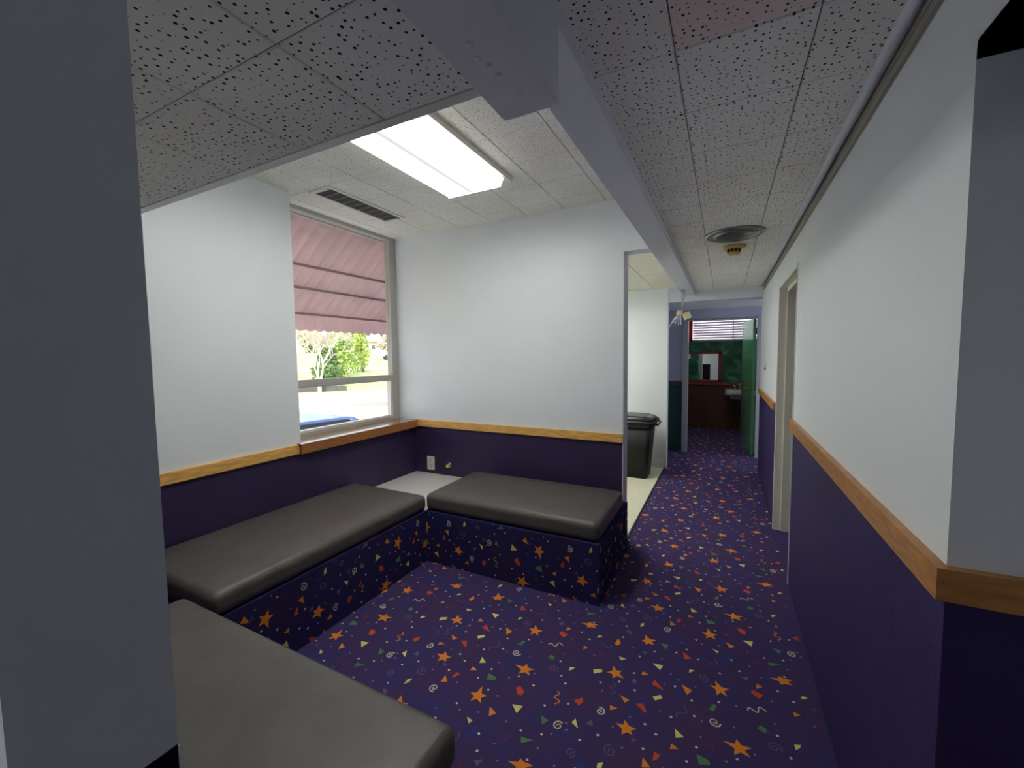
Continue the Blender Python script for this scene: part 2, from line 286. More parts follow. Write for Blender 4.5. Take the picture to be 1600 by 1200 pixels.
struct('wall_hall_side', B((-1.6, -1.5, 5.55, 9.0, 0, 2.6), (.5, 1.4, 5.75, 5.85, 0, 2.6), (-1.5, -.64, 5.67, 5.69, 0, 2.4)), m_lav)
# far room
def mural_mat():
    m = mat('jungle_mural', (.01, .08, .05), .5); nt = m.node_tree; L = nt.links.new; P = nt.nodes['Principled BSDF']
    tc = nt.nodes.new('ShaderNodeTexCoord'); n = nt.nodes.new('ShaderNodeTexNoise'); n.inputs['Scale'].default_value = 2.2; n.inputs['Distortion'].default_value = 2.5; n.inputs['Detail'].default_value = 4
    L(tc.outputs['Object'], n.inputs[0]); r = nt.nodes.new('ShaderNodeValToRGB'); e = r.color_ramp.elements
    e[0].position = .35; e[0].color = (.010, .08, .055, 1); e[1].position = .72; e[1].color = (.16, .45, .28, 1)
    k = r.color_ramp.elements.new(.52); k.color = (.016, .15, .085, 1); L(n.outputs[0], r.inputs[0]); L(r.outputs[0], P.inputs['Base Color']); return m
m_mural = mural_mat(); m_brown = mat('dark_brown_panelling', (.12, .045, .03), .4, noise=.2, nscale=6, stretch=(1, 1, .2))
m_redw = mat('dark_red_wood', (.42, .05, .06), .35); m_frame = mat('mahogany_frame', (.26, .05, .03), .4)
bm = bmesh.new(); bx(bm, -1.5, 1.5, 8.9, 9.0, 0, .86, 1); bx(bm, -1.5, 1.5, 8.9, 9.0, .86, 1.70, 0); bx(bm, -1.5, -.70, 8.9, 9.0, 1.70, 2.6, 0)
bx(bm, .9, 1.5, 8.9, 9.0, 1.70, 2.6, 0); bx(bm, -.7, .9, 8.9, 9.0, 2.3, 2.6, 0)
struct('wall_far', bm, [m_mural, m_brown])
bm = bmesh.new(); bx(bm, -1.5, -.56, 6.72, 6.74, 0, 2.5); bx(bm, .46, 1.5, 6.72, 6.74, 0, 2.5); bx(bm, 1.4, 1.5, 6.74, 8.9, 0, 2.5); bx(bm, -1.5, -1.48, 6.74, 8.9, 0, 2.5)
struct('wall_far_side', bm, m_mural)
struct('trim_8', B((-1.5, 1.5, 8.86, 8.9, .86, .90)), m_redw)
# ceilings
def tiles(name, z, x0, x1, y0, y1, sx, sy, px, py, m, special=None, gap=.0022, extra=None):
    bm = bmesh.new(); i0 = math.floor((x0-px)/sx); i1 = math.ceil((x1-px)/sx); j0 = math.floor((y0-py)/sy); j1 = math.ceil((y1-py)/sy)
    bx(bm, x0, x1, y0, y1, z+.006, z+.04, 1)
    for i in range(i0, i1):
        for j in range(j0, j1):
            a, b = max(x0, px+i*sx+gap/2), min(x1, px+(i+1)*sx-gap/2); c, d = max(y0, py+j*sy+gap/2), min(y1, py+(j+1)*sy-gap/2)
            if b-a < .004 or d-c < .004: continue
            mi = 2 if special and special(i, j) else 0; e = .003
            lo = [bm.verts.new(p) for p in ((a+e, c+e, z), (b-e, c+e, z), (b-e, d-e, z), (a+e, d-e, z))]
            hi = [bm.verts.new(p) for p in ((a, c, z+.004), (b, c, z+.004), (b, d, z+.004), (a, d, z+.004))]
            bm.faces.new(lo[::-1]).material_index = mi
            for k in range(4): bm.faces.new((lo[k], lo[(k+1) % 4], hi[(k+1) % 4], hi[k])).material_index = mi
    return struct(name, bm, [m, m_tbar, m_tilep])
tiles('ceiling', CR, -.4, XR+.02, -3.0, 5.56, .305, .305, -.127, 1.175, m_tile, special=lambda i, j: (i == 0 and j in (-1,)))
tiles('ceiling_alcove', CA, -3.0, -.40, .7, 3.1, .3175, .3175, -.784, 2.23, m_tile2)
tiles('ceiling_soffit', CS, -2.8, -.46, .19, .80, .303, .303, -.749, .525, m_tile)
tiles('ceiling_kitchen', CK, -2.8, -.40, 3.2, 5.56, .305, .305, -.80, 4.1, tile_mat('kitchen_ceiling_tile', (.92, .90, .80), 60, .75))
tiles('ceiling_side', 2.3, -2.8, -.46, -3.0, .09, .305, .305, -.8, 0, m_tile)
struct('ceiling_soffit_box', B((-2.8, -.47, .19, .80, CS+.03, 2.7)), m_wall)
struct('trim_1', B((-2.62, -.47, .800, .828, CS-.002, CS+.05)), m_trimw)
struct('ceiling_recess', B((XR, 2.0, -3.0, 1.05, 1.958, 1.99)), m_wall)
struct('ceiling_far', B((-1.5, 1.5, 6.72, 9.0, 2.3, 2.4)), m_wall)
struct('ceiling_hall', B((-1.5, 1.4, 5.56, 6.6, 2.095, 2.7)), m_beam)
# beam between alcove and corridor, with its deeper near length
bm = bmesh.new(); bx(bm, -.468, -.335, -3.0, .895, 2.0, 2.7); bx(bm, -.466, -.335, .895, 5.56, 2.165, 2.7)
for x, y in ((-.412, .655), (-.407, .715), (-.405, .748), (-.395, .825), (-.42, .69)): lathe(bm, [(.0035, -.0016), (.006, -.0008), (.008, 0)], (x, y, 2.0), 10)
struct('ceiling_beam', bm, m_beam)
bm = B((-3.2, 2.3, -3.2, 9.2, 2.7, 2.8)); struct('sun_block_roof', bm, m_ext)  # unseen roof slab, added to keep the sun out of the rooms
# rails
struct('trim_2', B((XL, XL+.018, .19, 1.862, .80, .862)), m_wood)
struct('trim_3', B((XL+.0, -.66, 3.048, 3.066, .806, .868)), m_wood)
bm = bmesh.new()
for y0, y1 in ((1.0501, 3.03), (3.98, 5.75)): bx(bm, XR-.02, XR, y0, y1, .983, 1.045)
bx(bm, XR-.02, 2.0, 1.030, 1.05, .983, 1.045); struct('trim_4', bm, m_woodd)
bm = bmesh.new(); bx(bm, -1.5, -.55, 6.575, 6.6, .997, 1.055); bx(bm, .445, .5, 6.575, 6.6, .997, 1.055); struct('trim_5', bm, mat('brown_rail', (.09, .045, .03), .4))
struct('trim_13', B((-.4815, -.479, .1930, .1945, 0, 1.065)), m_beam)
# surface raceway along the top of the corridor wall
bm = bmesh.new(); bx(bm, XR-.010, XR, 1.0, 5.45, 2.158, 2.182); bx(bm, XR-.010, XR, 1.0, 5.45, 2.185, 2.206)
bx(bm, XR-.010, XR, -3, 1.0, 2.158, 2.182); bx(bm, XR-.010, XR, -3, 1.0, 2.185, 2.206); struct('trim_10', bm, mat('aged_moulding', (.34, .32, .26), .6))
bm = bmesh.new(); tube(bm, [(XR-.030, -3, 2.206), (XR-.030, 5.45, 2.206)], .014, 12); bx(bm, XR-.032, XR, -3, 5.45, 2.208, 2.215); struct('trim_11', bm, m_beam)
# ---- right-hand doorway
bm = bmesh.new(); bx(bm, XR-.002, .50, 3.945, 3.962, 0, 1.98); bx(bm, XR+.052, .50, 3.932, 3.946, 0, 1.965)
bx(bm, XR-.002, .50, 3.028, 3.946, 1.965, 1.982); bx(bm, XR+.052, .50, 3.045, 3.946, 1.935, 1.966)
bx(bm, XR-.002, .50, 3.028, 3.045, 0, 1.965); bx(bm, XR+.060, .50, 3.044, 3.058, 0, 1.94); fr = struct('door_1', bm, m_cream)
bm = bmesh.new(); bx(bm, XR-.004, XR, 3.018, 3.032, 0, 1.99); bx(bm, XR-.004, XR, 3.955, 3.968, 0, 1.99); obj('door_edge_strip', bm, m_trimw, fr)
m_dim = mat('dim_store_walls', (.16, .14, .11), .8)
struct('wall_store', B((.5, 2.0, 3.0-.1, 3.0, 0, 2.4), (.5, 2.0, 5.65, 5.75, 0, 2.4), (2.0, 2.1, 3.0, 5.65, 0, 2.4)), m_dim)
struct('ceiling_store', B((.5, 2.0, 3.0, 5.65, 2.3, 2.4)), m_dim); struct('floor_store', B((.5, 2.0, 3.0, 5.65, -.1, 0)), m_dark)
# ---- far doorway with the open green door
bm = bmesh.new(); bx(bm, -.55, -.478, 6.582, 6.60, 0, 1.955); bx(bm, -.55, -.478, 6.60, 6.72, 0, 1.955)
bx(bm, .395, .445, 6.582, 6.72, 0, 1.955); bx(bm, -.48, .4, 6.60, 6.72, 1.94, 1.955); d2 = struct('door_2', bm, mat('grey_casing', (.42, .42, .45), .4))
# ---- window
win = struct('window_1', B((-2.86, -2.80, 2.985, 3.062, .85, 2.565), (-2.86, -2.80, 1.83, 1.93, .85, 2.565), (-2.86, -2.80, 1.93, 2.985, 2.540, 2.565), (-2.86, -2.80, 1.93, 2.985, .84, .895)), m_alu)
obj('mullion', B((-2.85, -2.795, 1.93, 2.985, 1.243, 1.292)), m_alu, win)
obj('lower_sash', B((-2.85, -2.805, 2.955, 2.985, .895, 1.243), (-2.85, -2.805, 1.93, 2.955, .895, .912), (-2.85, -2.805, 1.93, 2.955, 1.235, 1.243)), m_white, win)
def glass(name):
    m = bpy.data.materials.new(name); m.use_nodes = True; nt = m.node_tree; nt.nodes.clear(); o = nt.nodes.new('ShaderNodeOutputMaterial')
    mx = nt.nodes.new('ShaderNodeMixShader'); t = nt.nodes.new('ShaderNodeBsdfTransparent'); g = nt.nodes.new('ShaderNodeBsdfGlossy'); g.inputs['Roughness'].default_value = .02
    mx.inputs[0].default_value = .05; nt.links.new(t.outputs[0], mx.inputs[1]); nt.links.new(g.outputs[0], mx.inputs[2]); nt.links.new(mx.outputs[0], o.inputs[0]); return m
m_glass = glass('window_glass')
obj('pane', B((-2.832, -2.828, 1.93, 2.985, 1.29, 2.54)), m_glass, win); obj('pane', B((-2.832, -2.828, 1.93, 2.957, .91, 1.236)), m_glass, win)
bm = bmesh.new(); bx(bm, -2.80, -2.565, 1.835, 3.048, .848, .868, 0); bx(bm, -2.585, -2.56, 1.835, 3.03, .80, .866, 1)
struct('trim_12', bm, [mat('varnished_sill', (.34, .22, .14), .12), m_woodr])
struct('wall_outside', B((-2.90, -2.88, -3.2, 1.83, -1.2, 2.8), (-2.90, -2.88, 3.07, 9.2, -1.2, 2.8), (-2.90, -2.86, 1.83, 3.07, -1.2, .84)), m_ext)
# ================================================================ THINGS
# ---- built-in bench
bz = .365
bm = bmesh.new()
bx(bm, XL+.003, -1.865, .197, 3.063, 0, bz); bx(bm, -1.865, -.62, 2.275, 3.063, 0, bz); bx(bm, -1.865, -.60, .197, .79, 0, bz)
put_motifs(bm, [(-1.865, -.62, .001, bz)], lambda u, v, l: (u, 2.275-l, v), flip=True, off=(.71, .82))
put_motifs(bm, [(.79, 2.275, .001, bz)], lambda u, v, l: (-1.865+l, u, v), flip=True, off=(.20, .82))
put_motifs(bm, [(2.275, 3.05, .001, bz)], lambda u, v, l: (-.62+l, u, v), flip=True, off=(.20, .82))
put_motifs(bm, [(-1.86, -.60, .001, bz)], lambda u, v, l: (u, .79+l, v), flip=True, off=(.3, .82))
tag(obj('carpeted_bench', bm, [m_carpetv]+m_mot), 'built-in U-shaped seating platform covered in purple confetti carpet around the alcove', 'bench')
G = 'charcoal vinyl seat cushions on the carpeted bench'
bm = bmesh.new(); rbox(bm, -2.595, -1.868, .895, 2.300, bz, .475, .038, .012); tag(obj('seat_cushion', bm, m_cush), 'long charcoal vinyl seat cushion lying under the window, against the purple wall', 'cushion', G)
bm = bmesh.new(); rbox(bm, -1.882, -.625, 2.284, 2.95, bz, .485, .038, .012); tag(obj('seat_cushion', bm, m_cush), 'charcoal vinyl seat cushion below the wall outlet, beside the trash can opening', 'cushion', G)
bm = bmesh.new(); rbox(bm, -1.99, -.612, .22, .862, bz, .475, .034, .010); tag(obj('seat_cushion', bm, m_cush), 'charcoal vinyl seat cushion in front, its end beside the dark grey column', 'cushion', G)
tag(obj('corner_tabletop', B((XL+.003, -1.870, 2.28, 3.060, bz, bz+.003)), m_lam), 'white laminate corner tabletop between the two far seat cushions', 'tabletop')
# ---- fluorescent fixtures, the last two added for brightness
def lens_mat(name, x0, x1, k_=1):
    m = bpy.data.materials.new(name); m.use_nodes = True; nt = m.node_tree; L = nt.links.new; P = nt.nodes['Principled BSDF']
    P.inputs['Base Color'].default_value = (.35, .35, .33, 1); P.inputs['Roughness'].default_value = .3
    tc = nt.nodes.new('ShaderNodeTexCoord'); s = nt.nodes.new('ShaderNodeSeparateXYZ'); L(tc.outputs['Object'], s.inputs[0])
    mr = nt.nodes.new('ShaderNodeMapRange'); L(s.outputs[0], mr.inputs[0]); mr.inputs[1].default_value = x0; mr.inputs[2].default_value = x1
    r = nt.nodes.new('ShaderNodeValToRGB'); e = r.color_ramp.elements; e[0].position = 0; e[0].color = (.06, .06, .05, 1); e[1].position = 1; e[1].color = (.06, .06, .05, 1)
    for p, v in ((.05, .3), (.14, 1), (.30, 1), (.385, .10), (.42, .036), (.47, .036), (.505, .10), (.60, 1), (.86, 1), (.95, .3)):
        k = e.new(p); k.color = (v, v*.98, v*.93, 1)
    L(mr.outputs[0], r.inputs[0]); L(r.outputs[0], P.inputs['Emission Color']); P.inputs['Emission Strength'].default_value = LAMP*k_; return m
def wrap_fixture(x0, x1, y0, y1, zc, label, hx, k_=1):
    t = thing('fluorescent_light', label, 'light', ((x0+x1)/2, (y0+y1)/2, zc))
    zb = zc-.085
    obj('housing', B((hx[0], hx[1], y0-.02, y1+.10, zc-.028, zc-.001), (x0+.04, x1-.02, y0, y1-.01, zc-.05, zc-.026)), m_cream, t)
    bm = bmesh.new(); sec = [(x0, zc-.05), (x0, zb+.004), (x0+.005, zb), (x1-.024, zb), (x1-.019, zb+.004), (x1, zc-.045)]
    prism(bm, sec, 1, y0, y1); L_ = lens_mat('glowing_lens', x0, x1, k_); o = obj('lens', bm, L_, t)
    bm = bmesh.new(); prism(bm, [(x0-.004, zc-.045), (x0-.004, zb-.003), (x1-.017, zb-.003), (x1+.004, zc-.04)], 1, y1, y1+.006)
    obj('end_cap', bm, mat('lens_end', (.8, .8, .72), .4, emit=(1, .97, .82), es=1.0), t); return t
wrap_fixture(-1.61, -1.213, 1.06, 2.275, CA, 'lit fluorescent wrap light on the alcove ceiling, beside the vent', (-1.33, -1.205))
wrap_fixture(-1.75, -1.37, 3.5, 4.7, CK, 'lit fluorescent wrap light in the room behind the alcove wall', (-1.4, -1.2), 1.45)
wrap_fixture(-1.75, -1.45, -1.9, -.7, 2.3, 'unseen fluorescent wrap light added in the side room to brighten the dark grey column', (-1.7, -1.5), 1.4)  # added lamp, out of view, lifts the brightness near the camera
wrap_fixture(-.15, .15, 7.0, 7.5, 2.3, 'unseen fluorescent wrap light added on the far room ceiling to brighten the room', (-.1, .1), .8)  # another added lamp nobody sees, brightens the far room
# ---- alcove ceiling vent
t = thing('ceiling_vent', 'long grey louvred ceiling vent above the window', 'vent', (-2.39, 2.27, CA))
x0, x1, y0, y1 = -2.47, -2.315, 1.955, 2.60
obj('frame', B((x0-.025, x0, y0-.03, y1+.03, CA-.008, CA+.002), (x1, x1+.025, y0-.03, y1+.03, CA-.008, CA+.002), (x0, x1, y0-.03, y0, CA-.008, CA+.002), (x0, x1, y1, y1+.03, CA-.008, CA+.002)), m_trimw, t)
obj('backing', B((x0, x1, y0, y1, CA-.003, CA+.001)), mat('dusty_duct', (.09, .085, .08), .9), t)
bm = bmesh.new()
for k in range(9):
    x = x0+.009+k*.0172; prism(bm, [(x-.005, CA-.004), (x+.004, CA-.010), (x+.006, CA-.009), (x-.003, CA-.003)], 1, y0, y1)
for k in range(1, 9): bx(bm, x0, x1, y0+k*.0717-.0015, y0+k*.0717+.0015, CA-.009, CA-.004)
obj('louvres', bm, m_grille, t)
for sy in (y0-.012, y1+.012):
    bm = bmesh.new(); lathe(bm, [(.006, -.012), (.006, -.008)], ((x0+x1)/2+.06, sy, CA), 10); obj('screw', bm, m_grille, t)
bm = bmesh.new(); lathe(bm, [(.012, -.006), (.017, -.003), (.017, 0)], (-2.475, 1.90, CA), 16); tag(obj('sprinkler_cover', bm, m_white), 'small round white cap on the ceiling beside the long vent', 'cap')
# ---- corridor ceiling: round diffuser and smoke detector
m_steel = mat('brushed_steel', (.30, .30, .30), .32, metal=.8)
t = thing('round_diffuser', 'round grey metal air diffuser on the corridor ceiling', 'vent', (.04, 3.06, CR))
bm = bmesh.new(); lathe(bm, [(.172, -.001), (.170, -.010), (.150, -.018), (.135, -.010), (.135, -.003)], (.04, 3.06, CR), 48); obj('outer_ring', bm, m_steel, t)
bm = bmesh.new(); lathe(bm, [(.130, -.004), (.126, -.012), (.09, -.017), (.04, -.019), (.005, -.019)], (.04, 3.06, CR), 48); obj('centre_plate', bm, m_steel, t)
m_yel = mat('yellowed_plastic', (.56, .40, .13), .45)
t = thing('smoke_detector', 'yellowed round smoke detector hanging beside the round diffuser', 'smoke detector', (.045, 3.40, CR))
bm = bmesh.new(); lathe(bm, [(.074, -.001), (.076, -.008), (.070, -.018), (.040, -.022)], (.045, 3.40, CR), 32); obj('base', bm, m_yel, t)
bm = bmesh.new(); lathe(bm, [(.038, -.020), (.036, -.045), (.040, -.048), (.040, -.056), (.030, -.062), (.004, -.063)], (.045, 3.40, CR), 24); h = obj('sensor_head', bm, m_yel, t)
bm = bmesh.new()
for k in range(10):
    a = k*.6283; bx(bm, .045+.038*math.cos(a)-.005, .045+.038*math.cos(a)+.005, 3.40+.038*math.sin(a)-.005, 3.40+.038*math.sin(a)+.005, CR-.044, CR-.026)
obj('vent_slots', bm, m_dark, t)
# ---- hanging wiring at the end of the beam
t = thing('hanging_alarm_box', 'small cream alarm box dangling on loose wires from the beam end', 'alarm box', (-.42, 5.0, 2.165))
bm = bmesh.new(); rbox(bm, -.036, .036, -.02, .02, -.036, .040, .006, n=4); o = obj('cream_box', bm, mat('cream_plastic', (.75, .70, .38), .4), t); o.matrix_parent_inverse = Matrix(); o.location = (.042, 0, -.29); o.rotation_euler = (0, math.radians(-24), .4)
bm = bmesh.new(); lathe(bm, [(.005, -.018), (.034, -.016), (.038, .0), (.030, .014), (.004, .018)], (0, 0, 0), 20); o = obj('round_sensor', bm, mat('pinkish_plastic', (.62, .47, .38), .45), t); o.matrix_parent_inverse = Matrix(); o.location = (-.030, -.01, -.255); o.rotation_euler = (1.2, .2, 0)
bm = bmesh.new()
for dx in (-.008, .0, .009): tube(bm, [(-.42+dx, 5.0, 2.166), (-.42+dx*2.0, 5.0, 2.08), (-.43-dx, 5.0, 2.0), (-.425, 5.0, 1.93)], .0038, 6)
obj('supply_wires', bm, mat('grey_wire', (.35, .33, .36), .5), t)
bm = bmesh.new()
for a, b, c in ((-.52, 1.80, 0), (-.50, 1.79, .01), (-.56, 1.76, -.01), (-.47, 1.775, .02), (-.53, 1.835, .015), (-.44, 1.78, -.02)):
    tube(bm, [(-.42, 5.0, 1.90), ((a-.42)/2-.01, 5.0+c, 1.865), (a, 5.0+c, b)], .004, 6)
obj('loose_wires', bm, mat('white_blue_wire', (.8, .82, .92), .5), t)
# ---- outlet and coax on the back wall
t = thing('wall_outlet', 'white electrical outlet plate on the purple wall above the corner tabletop', 'outlet', (-2.435, 3.066, .46))
bm = bmesh.new(); rbox(bm, -2.478, -2.392, 3.060, 3.067, .398, .526, .003, n=3); obj('cover_plate', bm, m_white, t)
bm = bmesh.new(); [bx(bm, -2.452, -2.418, 3.0585, 3.062, z, z+.030) for z in (.422, .470)]; obj('socket', bm, mat('ivory', (.58, .57, .52), .4), t)
t = thing('wall_valve', 'small yellow-capped round fitting on the purple wall next to the outlet', 'fitting', (-2.225, 3.066, .46))
def ylathe(bm, prof, c, seg=20):
    b2 = bmesh.new(); lathe(b2, prof, (0, 0, 0), seg); b2.transform(Matrix.Translation(c) @ Matrix.Rotation(math.radians(90), 4, 'X')); me = bpy.data.meshes.new('t'); b2.to_mesh(me); b2.free(); bm.from_mesh(me); bpy.data.meshes.remove(me)
bm = bmesh.new(); ylathe(bm, [(.027, 0), (.027, .006), (.020, .012), (.014, .018)], (-2.225, 3.066, .465)); obj('flange', bm, m_steel, t)
bm = bmesh.new(); ylathe(bm, [(.017, .012), (.017, .034), (.013, .038)], (-2.228, 3.066, .460), 10); obj('cap', bm, mat('yellow_cap', (.75, .68, .12), .4), t)
# ---- light switch in corridor
t = thing('light_switch', 'white light switch plate on the corridor wall beyond the doorway', 'switch', (XR, 4.965, 1.295))
obj('cover_plate', B((XR-.006, XR, 4.93, 5.0, 1.24, 1.355)), m_trimw, t); obj('toggle', B((XR-.018, XR-.005, 4.958, 4.972, 1.285, 1.305)), m_dark, t)
# ---- trash can
t = thing('trash_can', 'tall black plastic trash can with lid beside the white wall', 'trash can', (-.96, 5.12, 0))
def taper(bm, b, tp, z0, z1, r=.03, n=5, cap=True):
    def ring(a, z):
        x0, x1, y0, y1 = a; out = []
        for cx, cy, s in ((x1-r, y1-r, 0), (x0+r, y1-r, 90), (x0+r, y0+r, 180), (x1-r, y0+r, 270)):
            for k in range(n+1):
                g = math.radians(s+90*k/n); out.append(bm.verts.new((cx+r*math.cos(g), cy+r*math.sin(g), z)))
        return out
    A, Bq = ring(b, z0), ring(tp, z1); N = len(A)
    for k in range(N): f = bm.faces.new((A[k], A[(k+1) % N], Bq[(k+1) % N], Bq[k])); f.smooth = True
    bm.faces.new(A[::-1]); bm.faces.new(Bq)
bm = bmesh.new(); taper(bm, (-1.12, -.785, 4.94, 5.26), (-1.17, -.735, 4.90, 5.32), 0, .63, .05)
taper(bm, (-1.185, -.720, 4.89, 5.335), (-1.19, -.715, 4.885, 5.34), .60, .665, .05); obj('bin', bm, m_black, t)
bm = bmesh.new(); taper(bm, (-1.20, -.690, 4.875, 5.35), (-1.195, -.695, 4.88, 5.345), .66, .68, .06); taper(bm, (-1.18, -.73, 4.89, 5.33), (-1.13, -.80, 4.94, 5.28), .68, .735, .05); l = obj('lid', bm, m_lid, t)
bm = bmesh.new(); taper(bm, (-.93, -.70, 4.93, 5.29), (-.90, -.745, 4.96, 5.26), .69, .728, .03); obj('flap', bm, mat('lid_flap', (.06, .06, .055), .3), l)
bm = bmesh.new(); tube(bm, [(-.715, 4.96, .655), (-.672, 4.97, .640), (-.672, 5.25, .640), (-.715, 5.26, .655)], .011, 8); obj('handle', bm, m_lid, t)
# ---- green door
a = math.radians(97); hx, hy = .388, 6.735
t = thing('green_door', 'glossy green door standing open into the far room', 'door', (hx, hy, 0), rz=a)
m_gd = mat('glossy_green_door', (.11, .34, .17), .2, spec=1.0)
def local(name, bm, m, p, **k):
    o = obj(name, bm, m, p, **k); o.matrix_parent_inverse = Matrix(); return o
dp = local('panel', B((0, .84, -.0, .038, .012, 1.935)), m_gd, t)
bm = bmesh.new()
for z in (.22, .95, 1.72): tube(bm, [(-.006, -.006, z), (-.006, -.006, z+.09)], .008, 8); bx(bm, -.006, .03, -.002, .0, z, z+.09)
local('hinge', bm, mat('dark_hinge', (.03, .03, .03), .4), t)
bm = bmesh.new(); tube(bm, [(.77, .038, .92), (.77, .085, .92), (.66, .088, .92)], .011, 10); lathe(bm, [(.004, 0), (.03, .001), (.03, .01)], (0, 0, 0), 16) if False else None
local('lever_handle', bm, mat('brass', (.75, .6, .3), .2, metal=1), t)
# ---- far room contents
t = thing('wall_mirror', 'rectangular mirror in a dark red wooden frame on the green mural', 'mirror', (-.55, 8.9, .93))
x0, x1, z0, z1 = -1.05, -.045, .905, 1.495
obj('frame', B((x0, x1, 8.865, 8.9, z1-.045, z1), (x0, x1, 8.865, 8.9, z0, z0+.045), (x0, x0+.045, 8.865, 8.9, z0, z1), (x1-.06, x1, 8.865, 8.9, z0, z1)), m_frame, t)
obj('glass', B((x0+.04, x1-.055, 8.885, 8.892, z0+.04, z1-.04)), mat('mirror_glass', (.85, .87, .87), .01, metal=1), t)
t = thing('wall_sink', 'white wall-hung sink behind the green door', 'sink', (.24, 8.6, .72))
m_porc = mat('white_porcelain', (.75, .75, .74), .15)
bm = bmesh.new(); rbox(bm, .02, .50, 8.42, 8.895, .70, .795, .02, n=6); rbox(bm, .10, .42, 8.50, 8.88, .62, .72, .04, n=6); obj('basin', bm, m_porc, t)
bm = bmesh.new(); tube(bm, [(.26, 8.80, .79), (.26, 8.80, .89), (.25, 8.74, .92), (.24, 8.68, .89)], .012, 10)
for x in (.19, .33): tube(bm, [(x, 8.82, .79), (x, 8.82, .84), (x-.03, 8.80, .86)], .012, 8)
obj('faucet', bm, mat('polished_brass', (.8, .7, .45), .15, metal=1), t)
# far window
w2 = struct('window_2', B((-.7, .9, 8.93, 8.97, 1.70, 1.735), (-.7, .9, 8.93, 8.97, 2.265, 2.3), (-.7, -.66, 8.93, 8.97, 1.70, 2.3), (.86, .9, 8.93, 8.97, 1.70, 2.3), (.13, .15, 8.94, 8.97, 1.735, 2.265)), m_trimw)
obj('pane', B((-.66, .86, 8.955, 8.958, 1.735, 2.265)), m_glass, w2)
t = thing('window_blind', 'white horizontal slat blind over the high window in the far room', 'blind', (.1, 8.92, 2.27))
bm = bmesh.new()
for k in range(11):
    z = 1.745+k*.048; prism(bm, [(8.920, z), (8.906, z+.034), (8.907, z+.0345), (8.921, z+.0005)], 0, -.56, .85)
sm = mat('blind_slats', (.62, .55, .62), .5); nt = sm.node_tree; tr_ = nt.nodes.new('ShaderNodeBsdfTranslucent'); tr_.inputs[0].default_value = (.55, .47, .56, 1); mx_ = nt.nodes.new('ShaderNodeMixShader'); mx_.inputs[0].default_value = .6
nt.links.new(nt.nodes['Principled BSDF'].outputs[0], mx_.inputs[1]); nt.links.new(tr_.outputs[0], mx_.inputs[2]); nt.links.new(mx_.outputs[0], nt.nodes['Material Output'].inputs[0]); obj('slats', bm, sm, t); obj('head_rail', B((-.56, .85, 8.90, 8.93, 2.268, 2.292)), m_trimw, t)
t = thing('red_curtain', 'narrow red curtain strip hanging at the side of the high window', 'curtain', (-.61, 8.9, 2.3))
bm = bmesh.new(); N = 24
fr_ = [bm.verts.new((-.655+k/N*.09, 8.895-.008*math.sin(k*1.3), 1.70)) for k in range(N+1)]; to_ = [bm.verts.new((-.655+k/N*.09, 8.895-.008*math.sin(k*1.3), 2.3)) for k in range(N+1)]
for k in range(N): f = bm.faces.new((fr_[k], fr_[k+1], to_[k+1], to_[k])); f.smooth = True
bmesh.ops.solidify(bm, geom=bm.faces[:], thickness=.003); obj('cloth', bm, mat('red_cloth', (.60, .07, .08), .8), t)
# papers inside the far room, seen in the mirror
for x, z, w_, h_, lb in ((-1.02, 1.5, .20, .26, 'white paper notice on the green inside wall, larger one seen in the mirror'), (-.78, 1.42, .09, .16, 'small white card on the green inside wall seen in the mirror')):
    tag(obj('paper_notice', B((x-w_/2, x+w_/2, 6.741, 6.744, z-h_/2, z+h_/2)), mat('paper', (.75, .75, .8), .7)), lb, 'notice')
# ================================================================ OUTSIDE
U, V_ = Vector((-.76, .65, 0)), Vector((.65, .76, 0))
def gz(a): return -1 if a < 28 else (-1+(a-28)*2.25/32 if a < 60 else 1.25+(a-60)*1.4/50)
m_lot = mat('sunlit_concrete_lot', (.56, .54, .48), .9, noise=.08, nscale=1.5); m_grass = mat('dry_spring_grass', (.44, .46, .20), .95, noise=.3, nscale=2)
m_road = mat('pale_road', (.62, .60, .55), .9); m_lotline = mat('dark_lot_lines', (.25, .24, .25), .9)
def terrain(name, bands, v0, v1, m, dz=0):
    bm = bmesh.new()
    for a0, a1 in bands:
        n = max(1, int((a1-a0)/4)); nv = 16
        for i in range(n):
            for j in range(nv):
                p = []
                for aa, vv in ((i, j), (i+1, j), (i+1, j+1), (i, j+1)):
                    A = a0+(a1-a0)*aa/n; q = U*A+V_*(v0+(v1-v0)*vv/nv); p.append(bm.verts.new((q.x, q.y, gz(A)+dz)))
                bm.faces.new(p)
    bmesh.ops.recalc_face_normals(bm, faces=bm.faces[:]); return struct(name, bm, m)
terrain('ground_lot', [(0, 28), (28, 30.5)], -70, 90, m_lot); terrain('ground_grass', [(30.5, 45.5), (48.5, 60), (60, 140)], -110, 150, m_grass); terrain('ground_road', [(45.5, 48.5)], -110, 150, m_road)
bm = bmesh.new()
for a0, v0, a1, v1 in ((17, -6, 16.2, 14), (19.6, -8, 19, 14), (22, -10, 22.6, 16), (25, -8, 24.4, 18), (14.5, -5, 15.2, 12)):
    d = .06
    q = [U*a0+V_*v0, U*a1+V_*v1, U*(a1+d*2)+V_*v1, U*(a0+d*2)+V_*v0]; bm.faces.new([bm.verts.new((p.x, p.y, -.992)) for p in q])
struct('ground_dark_lines', bm, m_lotline)  # thin dark lines across the lot
def W(a, v, z): q = U*a+V_*v; return (q.x, q.y, z)
